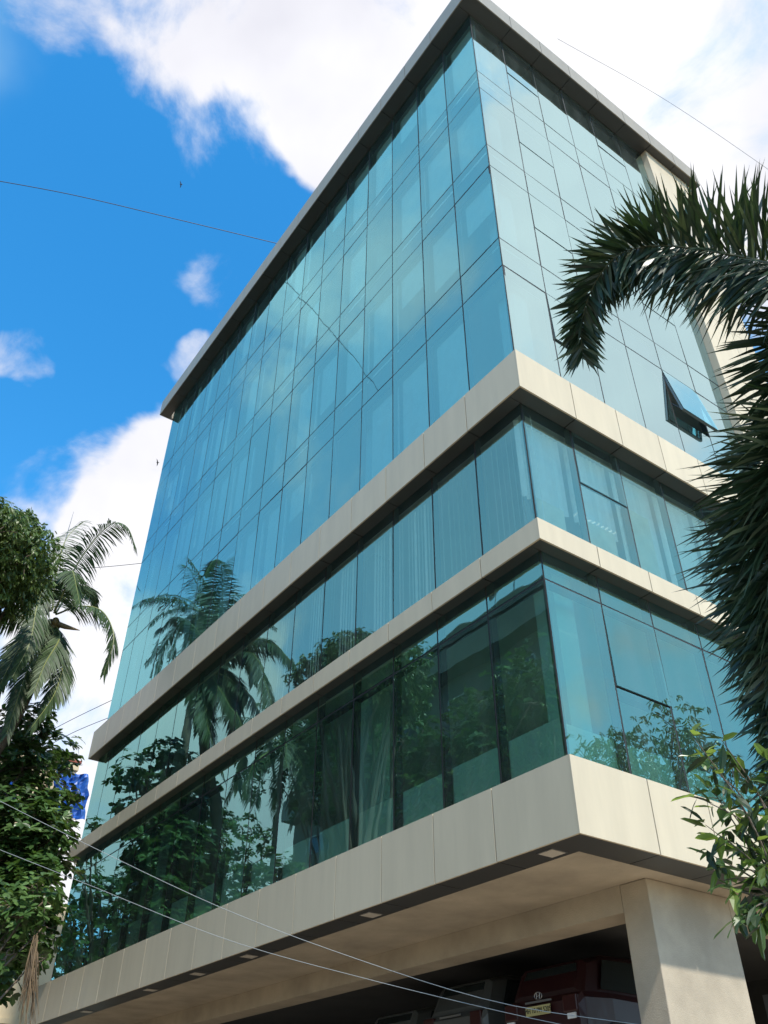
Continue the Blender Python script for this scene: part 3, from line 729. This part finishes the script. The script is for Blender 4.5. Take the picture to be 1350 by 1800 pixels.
# tarpaulins
tp = mat('tarp_blue', (.02, .10, .40), .4, 0, .4, 3)
def sheet(p00, p10, p01, p11, label):
    m = MB(); n = 12
    pts = [[None]*(n+1) for _ in range(n+1)]
    for i in range(n+1):
        for j in range(n+1):
            a, b = i/n, j/n; p = (Vector(p00)*(1-a)+Vector(p10)*a)*(1-b)+(Vector(p01)*(1-a)+Vector(p11)*a)*b
            p = p+Vector((.10*math.sin(i*1.9+j*.6)+.05*U(-1, 1), .03*math.sin(j*1.3), -.12*math.sin(math.pi*a)))
            pts[i][j] = p
    for i in range(n):
        for j in range(n):
            m.quad(pts[i][j], pts[i+1][j], pts[i+1][j+1], pts[i][j+1])
    o = m.build('tarpaulin', tp, None, loc=tuple(pts[0][0])); s = o.modifiers.new('thickness', 'SOLIDIFY'); s.thickness = .012
    return tag(o, label, 'tarpaulin')
XT = XF+.5
sheet(at_x(92,1425,XT), at_x(150,1440,XT), at_x(98,1350,XT), at_x(157,1360,XT), 'blue tarpaulin hung on the cream block just left of the glass building')
sheet(at_x(-20,1440,XT), at_x(30,1430,XT), at_x(-20,1340,XT), at_x(24,1345,XT), 'blue tarpaulin showing through leaves at the left edge')
m = MB(); b0 = at_x(112, 960, XF-2); m.tube([(b0.x, b0.y, HT-.6), tuple(b0)], .04, 6); tp0 = at_x(120, 896, XF-2); m.tube([tuple(b0), (b0.x, b0.y, tp0.z)], [.03, .008], 5)
m.build('antenna_mast', steel, AB)

# block of flats across the road: it fills the lower glass
OPP = empty('flats_building', (-14, -17, 0), 'weathered grey block of flats across the road mirrored in the lower windows', 'building')
oppm = mat('wall_weathered', (.17, .165, .135), .9, 0, .3, .5, stretch=(1, 1, .4))
X0, X1, YF = -33.0, -5.0, -15.2; HR = at_y(905, 1036, 15.2).z-.8
m = MB(); m.box(X0, X1, -24, YF, 0, HR); m.build('wall', oppm, OPP)
m = MB(); m.box(X0-.1, X1+.1, -24.1, YF+.25, HR, HR+.35); m.build('parapet', oppm, OPP)
for fl in range(1, 7):
    m = MB(); m.box(X0+.3, X1-.3, YF+.001, YF+.9, fl*3.25-.15, fl*3.25); m.box(X0+.3, X1-.3, YF+.82, YF+.9, fl*3.25, fl*3.25+.9)
    m.build('balcony', mat('balcony_grey%d' % fl, (.20, .195, .165), .9, 0, .25, .7), OPP)
    for k in range(7):
        x = X0+1.6+k*3.8
        f = MB()
        for (a, b2, c2, d2) in ((x-.07, x+1.57, fl*3.25+2.1, fl*3.25+2.17), (x-.07, x, fl*3.25+.9, fl*3.25+2.1), (x+1.5, x+1.57, fl*3.25+.9, fl*3.25+2.1)): f.box(a, b2, YF+.001, YF+.06, c2, d2)
        w_ = f.build('window', innergrey, OPP); p = MB(); p.box(x, x+1.5, YF+.002, YF+.02, fl*3.25+.9, fl*3.25+2.1); p.build('pane', gl2, w_)
def dish(x, y, z, az, lab):
    t = empty('satellite_dish', (x, y, z), lab, 'satellite dish', None)
    m = MB(); n = 16; ax = Vector((math.cos(az)*.8, math.sin(az)*.8, .6)).normalized(); a = ax.orthogonal().normalized(); b = ax.cross(a); cc = Vector((x, y, z+.9))
    ring = [(0, -.14)]+[(r, -.14+.14*(r/.55)**2) for r in (.2, .4, .55)]
    prev = None
    for r, h in ring[1:]:
        cur = [cc+a*(r*math.cos(2*math.pi*k/n))+b*(r*math.sin(2*math.pi*k/n))+ax*h for k in range(n)]
        if prev is None:
            for k in range(n): m.poly([cc-ax*.14, cur[k], cur[(k+1) % n]])
        else:
            for k in range(n): m.quad(prev[k], prev[(k+1) % n], cur[(k+1) % n], cur[k])
        prev = cur
    o = m.build('dish', steel, t); s = o.modifiers.new('t', 'SOLIDIFY'); s.thickness = .01
    m = MB(); m.tube([(x, y, z), tuple(cc-ax*.15)], .025, 6); m.tube([tuple(cc+b*.5), tuple(cc+ax*.5)], .012, 5); m.build('mast', steel, t)
def ptm(u, v, yv):                           # mirrored ray: point on plane y = -yv
    p = at_y(u, v, yv); return Vector((p.x, -p.y, p.z))
for (u, v), az, lab in (((905, 1000), 1.2, 'round satellite dish on the flats roof, right one mirrored by the glass corner'), ((868, 1015), 2.4, 'tilted satellite dish on the flats roof, left one mirrored by the glass corner')):
    p = ptm(u, v, 15.0); dish(p.x, -15.1, HR+.35, az, lab)

# ------------------------------------------------------------------ foreground palm at the right
def F(u, v, d=6.5): return at(u, v, d)
hub = F(1640, 560, 6.2)
fp = empty('foxtail_palm', (hub.x+.1, hub.y+.2, 0), 'near foxtail palm with bushy dark fronds reaching in from the right', 'palm tree')
m = MB(); c, _ = bez([(hub.x+.1, hub.y+.2, -.05), (hub.x+.05, hub.y+.1, hub.z*.5), tuple(hub)], 16); m.tube(c, [.17-.06*k/16 for k in range(17)], 12); m.build('trunk', palmbark, fp, smooth=True)
vd = fw*-1
def fox(pts, n, L, wd, plume=2, droop=.35, fwd=.55, upn=None, r=.016, start=.08, jit=.14):
    return frond(fp, pts, n, L, wd, droop, fox_leaf, fox_rib, r, start, fwd, 0, plume, seg=3, jit=jit, upv=upn)
fox([tuple(hub), F(1480,500,6.3), F(1350,462,6.4), F(1240,440,6.5), F(1150,432,6.55), F(1085,450,6.5), F(1042,505,6.45), F(1022,570,6.4), F(1024,622,6.35)], 165, .58, .025, 3, .45, .6, vd, jit=.32)
fox([tuple(hub), F(1500,520,6.2), F(1420,560,6.3), F(1385,640,6.3), F(1380,730,6.3), F(1395,800,6.3)], 90, .50, .026, 3, .35, .5, vd, start=.35, jit=.26)
fox([tuple(hub), F(1540,680,6.0), F(1430,730,6.1), F(1395,800,6.1), F(1372,900,6.1), F(1362,1020,6.0), F(1362,1140,5.9), F(1368,1260,5.8), F(1376,1340,5.7), F(1384,1400,5.7)], 150, .66, .026, 4, .6, .5, vd, start=.12, jit=.38)
fox([tuple(hub), F(1560,760,6.2), F(1440,800,6.3), F(1400,880,6.3), F(1385,1000,6.2), F(1385,1120,6.1), F(1395,1250,6.1), F(1410,1400,6.1)], 150, .66, .026, 4, .6, .5, vd, start=.2, jit=.4)
fox([tuple(hub), F(1540,700,6.4), F(1420,760,6.6), F(1360,790,6.7), F(1325,850,6.7), F(1315,930,6.7)], 55, .42, .030, 2, .5, .5, vd, start=.35, jit=.3)

# ------------------------------------------------------------------ leafy shrub in the right corner
sb = at(1420, 1900, 5.4); 
sh = empty('leafy_shrub', (sb.x, sb.y, 0), 'bright green leafy shrub in the lower right corner below the near palm', 'shrub')
br = MB(); lf = MB()
S = lambda u, v, d=5.3: at(u, v, d)
tips = [(1215,1290),(1235,1335),(1268,1300),(1290,1345),(1225,1400),(1300,1410),(1330,1370),(1240,1450),(1275,1475),(1320,1440),(1262,1525),(1300,1500),(1340,1520),(1285,1560),(1330,1575),(1345,1610),(1250,1385),(1345,1460),(1310,1590),(1350,1330),(1330,1630),(1300,1620),(1265,1400),(1245,1500)]
root = Vector((sb.x, sb.y, 0)); fork = S(1400, 1640, 5.5)
c, _ = bez([tuple(root), tuple(root.lerp(fork, .6)+Vector((.05, .04, 0))), tuple(fork)], 8); br.tube(c, [.035-.002*k for k in range(9)], 7)
for i, (u, v) in enumerate(tips):
    d = 5.1+U(0, .5); e = at(u, v, d)
    mid = at((u+1400)/2+U(-10, 25), (v+1640)/2-U(10, 60), d+.1); c, _ = bez([tuple(fork), tuple(mid), tuple(e)], 9); br.tube(c, [.010-.0009*k for k in range(10)], 5)
    mi = 1 if v < 1470 and rnd() < .55 else 0
    for k in range(3, 10):
        for q in range(2 if k < 8 else 4):
            dd = rvec()*.8+Vector((0, 0, -.55))+(c[min(k+1, 9)]-c[k-1]).normalized()*.6
            ovate(lf, c[k]+rvec()*.02, dd, rvec()*.6+Vector((0, 0, 1)), U(.05, .17), U(.024, .066), 2 if rnd() < .4 else mi if rnd() < .8 else 1-mi, .42, .12)
br.build('branch', bark, sh, smooth=True); lf.build('leaves', [bush_leaf, bush_leaf2, leafmat('shrub_leaf_dark', (.03, .05, .022), (.08, .14, .03), .4, .2)], sh)

# ------------------------------------------------------------------ cables
cab_d = mat('cable_black', (.02, .02, .025), .6); cab_l = mat('cable_grey', (.26, .27, .26), .6)
def cable(pts, r, mt, label):
    c, _ = bez(pts, 24); m = MB(); m.tube(c, r, 5); o = m.build('cable', mt, None, loc=tuple(c[0])); return tag(o, label, 'cable', None)
cable([at(-60, 308, 42), at(120, 341, 41), at(300, 383, 40), at(520, 436, 39.6)], .017, cab_d, 'dark cable sloping across the blue sky down to the roof edge')
cable([at(980, 68, 44), at(1180, 182, 43), at(1440, 360, 42)], .009, cab_l, 'thin cable above the roof edge in the upper right sky')
cable([at(-40, 1388, 7.6), at(140, 1478, 7.2), at(390, 1596, 6.8), at(640, 1690, 6.5), at(880, 1763, 6.3), at(1150, 1805, 6.1)], .0021, cab_l, 'pale upper street cable crossing the lowest glass and fascia')
cable([at(-40, 1478, 7.6), at(150, 1553, 7.2), at(400, 1652, 6.8), at(650, 1722, 6.5), at(925, 1788, 6.3), at(1100, 1822, 6.1)], .0021, cab_l, 'pale lower street cable crossing from the low almond tree to the parked cars')
cable([at(40, 1312, 34), at(120, 1268, 33), at(215, 1222, 32)], .011, cab_d, 'thin cable behind the left end of the building, upper of two under the palm')
cable([at(60, 1325, 34), at(130, 1287, 33), at(215, 1252, 32)], .011, cab_d, 'thin cable behind the left end of the building, lower of two under the palm')
cable([at(130, 1000, 36), at(190, 996, 35), at(270, 988, 34)], .012, cab_d, 'short thin cable between the palm fronds and the glass edge')

# ------------------------------------------------------------------ birds
def bird(u, v, d, lab, s=.35):
    p = at(u, v, d); m = MB(); m.tube([p-rt*.16*s, p-rt*.05*s, p+rt*.1*s, p+rt*.2*s], [.01*s, .05*s, .05*s, .01*s], 6)
    for sg in (-1, 1): m.poly([p+rt*.08*s, p+up*sg*.22*s+fw*.1*s, p+up*sg*.45*s-rt*.1*s, p-rt*.06*s])
    o = m.build('bird', joint, None, loc=tuple(p)); o.modifiers.new('t', 'SOLIDIFY').thickness = .01; tag(o, lab, 'bird')
bird(318, 324, 60, 'tiny dark bird high in the blue sky above the cable', .55)
bird(277, 813, 55, 'tiny dark bird beside the cloud near the glass edge', .55)

# ------------------------------------------------------------------ cars on the parking lift
carglass = mat('car_glass', (.015, .02, .02), .2); tyrem = mat('tyre', (.015, .015, .015), .8); chrome = mat('chrome', (.32, .32, .32), .35, .8)
redlamp = mat('lamp_red', (.03, .003, .003), .35); clearlamp = mat('lamp_clear', (.7, .7, .7), .15); platem = mat('plate_yellow', (.42, .38, .17), .5)
DZ = 2.62
def loft(m, secs, mi=0):
    n = len(secs[0]); i0 = len(m.v)
    for s in secs: m.v += [tuple(p) for p in s]
    for k in range(len(secs)-1):
        for j in range(n):
            a = i0+k*n+j; b = i0+k*n+(j+1) % n; m.f.append((a, b, b+n, a+n)); m.m.append(mi)
    m.f.append(tuple(i0+j for j in range(n))[::-1]); m.m.append(mi); m.f.append(tuple(i0+(len(secs)-1)*n+j for j in range(n))); m.m.append(mi)
def car(x, y, z, col, label, plate=None):
    """rear at y, nose towards +Y"""
    t = empty('parked_car', (x, y+1.9, z), label, 'car')
    pm = mat('paint_'+label[:6], col, .45, 0, .1, 6); pm.node_tree.nodes['Principled BSDF'].inputs['Coat Weight'].default_value = .15  # col is darkened paint: the shade under the building is in the colour
    def sec(yy, hw, zb, zw, tumble):
        r = []
        for a, b in ((-1, zb+.1), (-1.0, zb+.35), (-.99, zw-.08), (-.94, zw), (.94, zw), (.99, zw-.08), (1.0, zb+.35), (1, zb+.1), (.93, zb), (-.93, zb)): r.append((x+a*hw, yy, z+b))
        return r
    m = MB(); loft(m, [sec(y+.0, .76, .32, .86, 0), sec(y+.08, .82, .26, .95, 0), sec(y+.6, .86, .2, .97, 0), sec(y+1.9, .87, .2, .94, 0), sec(y+2.9, .86, .2, .92, 0), sec(y+3.5, .82, .22, .80, 0), sec(y+3.75, .70, .3, .68, 0)])
    m.build('body', pm, t, smooth=False, bevel=.03)
    def roofsec(yy, hw, zz): return [(x-hw-.0, yy, z+.93), (x+hw, yy, z+.93), (x+hw*.86, yy, z+zz-.06), (x+hw*.74, yy, z+zz), (x-hw*.74, yy, z+zz), (x-hw*.86, yy, z+zz-.06)]
    m = MB(); loft(m, [roofsec(y+.13, .78, 1.02), roofsec(y+.34, .79, 1.40), roofsec(y+.75, .80, 1.50), roofsec(y+1.7, .80, 1.53), roofsec(y+2.15, .79, 1.46), roofsec(y+2.85, .74, .97)])
    m.build('cabin', pm, t, bevel=.03)
    m = MB()                                 # rear window, side windows, windscreen as slightly proud panels
    q = lambda *pp: m.poly([(x+a, y+b, z+c) for a, b, c in pp])
    q((-.60, .165, 1.04), (.60, .165, 1.04), (.52, .315, 1.36), (-.52, .315, 1.36))
    for s in (-1, 1):
        pts = [(s*.815, .42, 1.0), (s*.815, 1.35, .99), (s*.735, 1.35, 1.42), (s*.735, .62, 1.40)]
        q(*(pts if s > 0 else pts[::-1])); pts = [(s*.815, 1.42, .99), (s*.805, 2.45, .98), (s*.735, 1.95, 1.40), (s*.735, 1.42, 1.42)]
        q(*(pts if s > 0 else pts[::-1]))
    o = m.build('window', carglass, t); sm = o.modifiers.new('t', 'SOLIDIFY'); sm.thickness = .012; sm.offset = 0
    for s in (-1, 1):
        m = MB(); m.box(x+s*.60-.14, x+s*.60+.14, y-.012, y+.2, z+.70, z+.92); m.build('tail_light', redlamp if col[0] > .3 or plate is None else redlamp, t, bevel=.02)
        m = MB(); m.box(x+s*.62-.08, x+s*.62+.08, y-.018, y+.02, z+.62, z+.69); m.build('reversing_light', clearlamp, t)
        for yy in (.65, 3.0):
            m = MB(); m.tube([(x+s*.88, y+yy, z+.31), (x+s*.68, y+yy, z+.31)], .31, 20); wv = m.build('wheel', tyrem, t, smooth=False)
            m = MB(); m.tube([(x+s*.888, y+yy, z+.31), (x+s*.86, y+yy, z+.31)], .19, 14); m.build('rim', chrome, wv)
    m = MB(); m.box(x-.8, x+.8, y-.05, y+.1, z+.28, z+.52); m.build('bumper', pm, t, bevel=.04)
    m = MB(); m.box(x-.27, x+.27, y-.030, y-.008, z+.88, z+.905); m.build('chrome_strip', chrome, t)
    # round emblem with a slanted H
    m = MB(); rr = [(x+.075*math.cos(a*math.pi/8), y-.014, z+.965+.05*math.sin(a*math.pi/8)) for a in range(17)]; m.tube(rr, .007, 5, cap=False)
    m.tube([(x-.035, y-.014, z+.93), (x-.022, y-.014, z+1.0)], .006, 5); m.tube([(x+.022, y-.014, z+.93), (x+.035, y-.014, z+1.0)], .006, 5); m.tube([(x-.03, y-.014, z+.958), (x+.03, y-.014, z+.972)], .006, 5)
    if plate:
        m.build('emblem', chrome, t)
        m = MB(); m.box(x-.25, x+.25, y-.045, y-.033, z+.72, z+.84); pp = m.build('number_plate', platem, t)
        cu = bpy.data.curves.new('plate_text', 'FONT'); cu.body = plate; cu.size = .088; cu.extrude = .002; cu.align_x = 'CENTER'; cu.align_y = 'CENTER'
        to = bpy.data.objects.new('plate_text', cu); C.objects.link(to); to.data.materials.append(joint); to.location = (x, y-.0475, z+.78); to.rotation_euler = (R(90), 0, 0)
        dg = bpy.context.evaluated_depsgraph_get(); me = bpy.data.meshes.new_from_object(to.evaluated_get(dg)); bpy.data.objects.remove(to)
        o2 = bpy.data.objects.new('plate_text', me); C.objects.link(o2); o2.parent = pp; o2.rotation_euler = (R(90), 0, 0); o2.location = (x, y-.0475, z+.78); o2.scale = (.93, 1, 1)
    return t
pp = at_y(945, 1776, 2.3)
DZ = pp.z-.78
car(pp.x, 2.35, DZ, (.022, .002, .003), 'dark red hatchback with a yellow number plate seen from behind', 'MH 10 PM 5205')
car(pp.x-2.25, 2.55, DZ+.06, (.07, .073, .07), 'silver hatchback parked left of the red car under the building')
car(pp.x-4.7, 2.9, DZ-.1, (.09, .095, .09), 'white car at the left of the three under the building')
lt = empty('parking_lift', (pp.x-2.3, 4.2, 0), 'dark steel car parking lift under the ground floor ceiling', 'parking lift')
for k in range(3):
    m = MB(); xx = pp.x+(0, -2.25, -4.7)[k]; zz = DZ+(0, .06, -.1)[k]; m.box(xx-1.02, xx+1.02, 2.25, 6.6, zz-.09, zz-.002); m.build('platform', steel, lt)
for xx in (pp.x+1.15, pp.x-1.12, pp.x-3.5, pp.x-5.85):
    for yy in (2.6, 6.3):
        m = MB(); m.box(xx-.06, xx+.06, yy-.08, yy+.08, .06, DZ-.05 if yy < 3 else DZ+1.2); m.build('post', steel, lt)
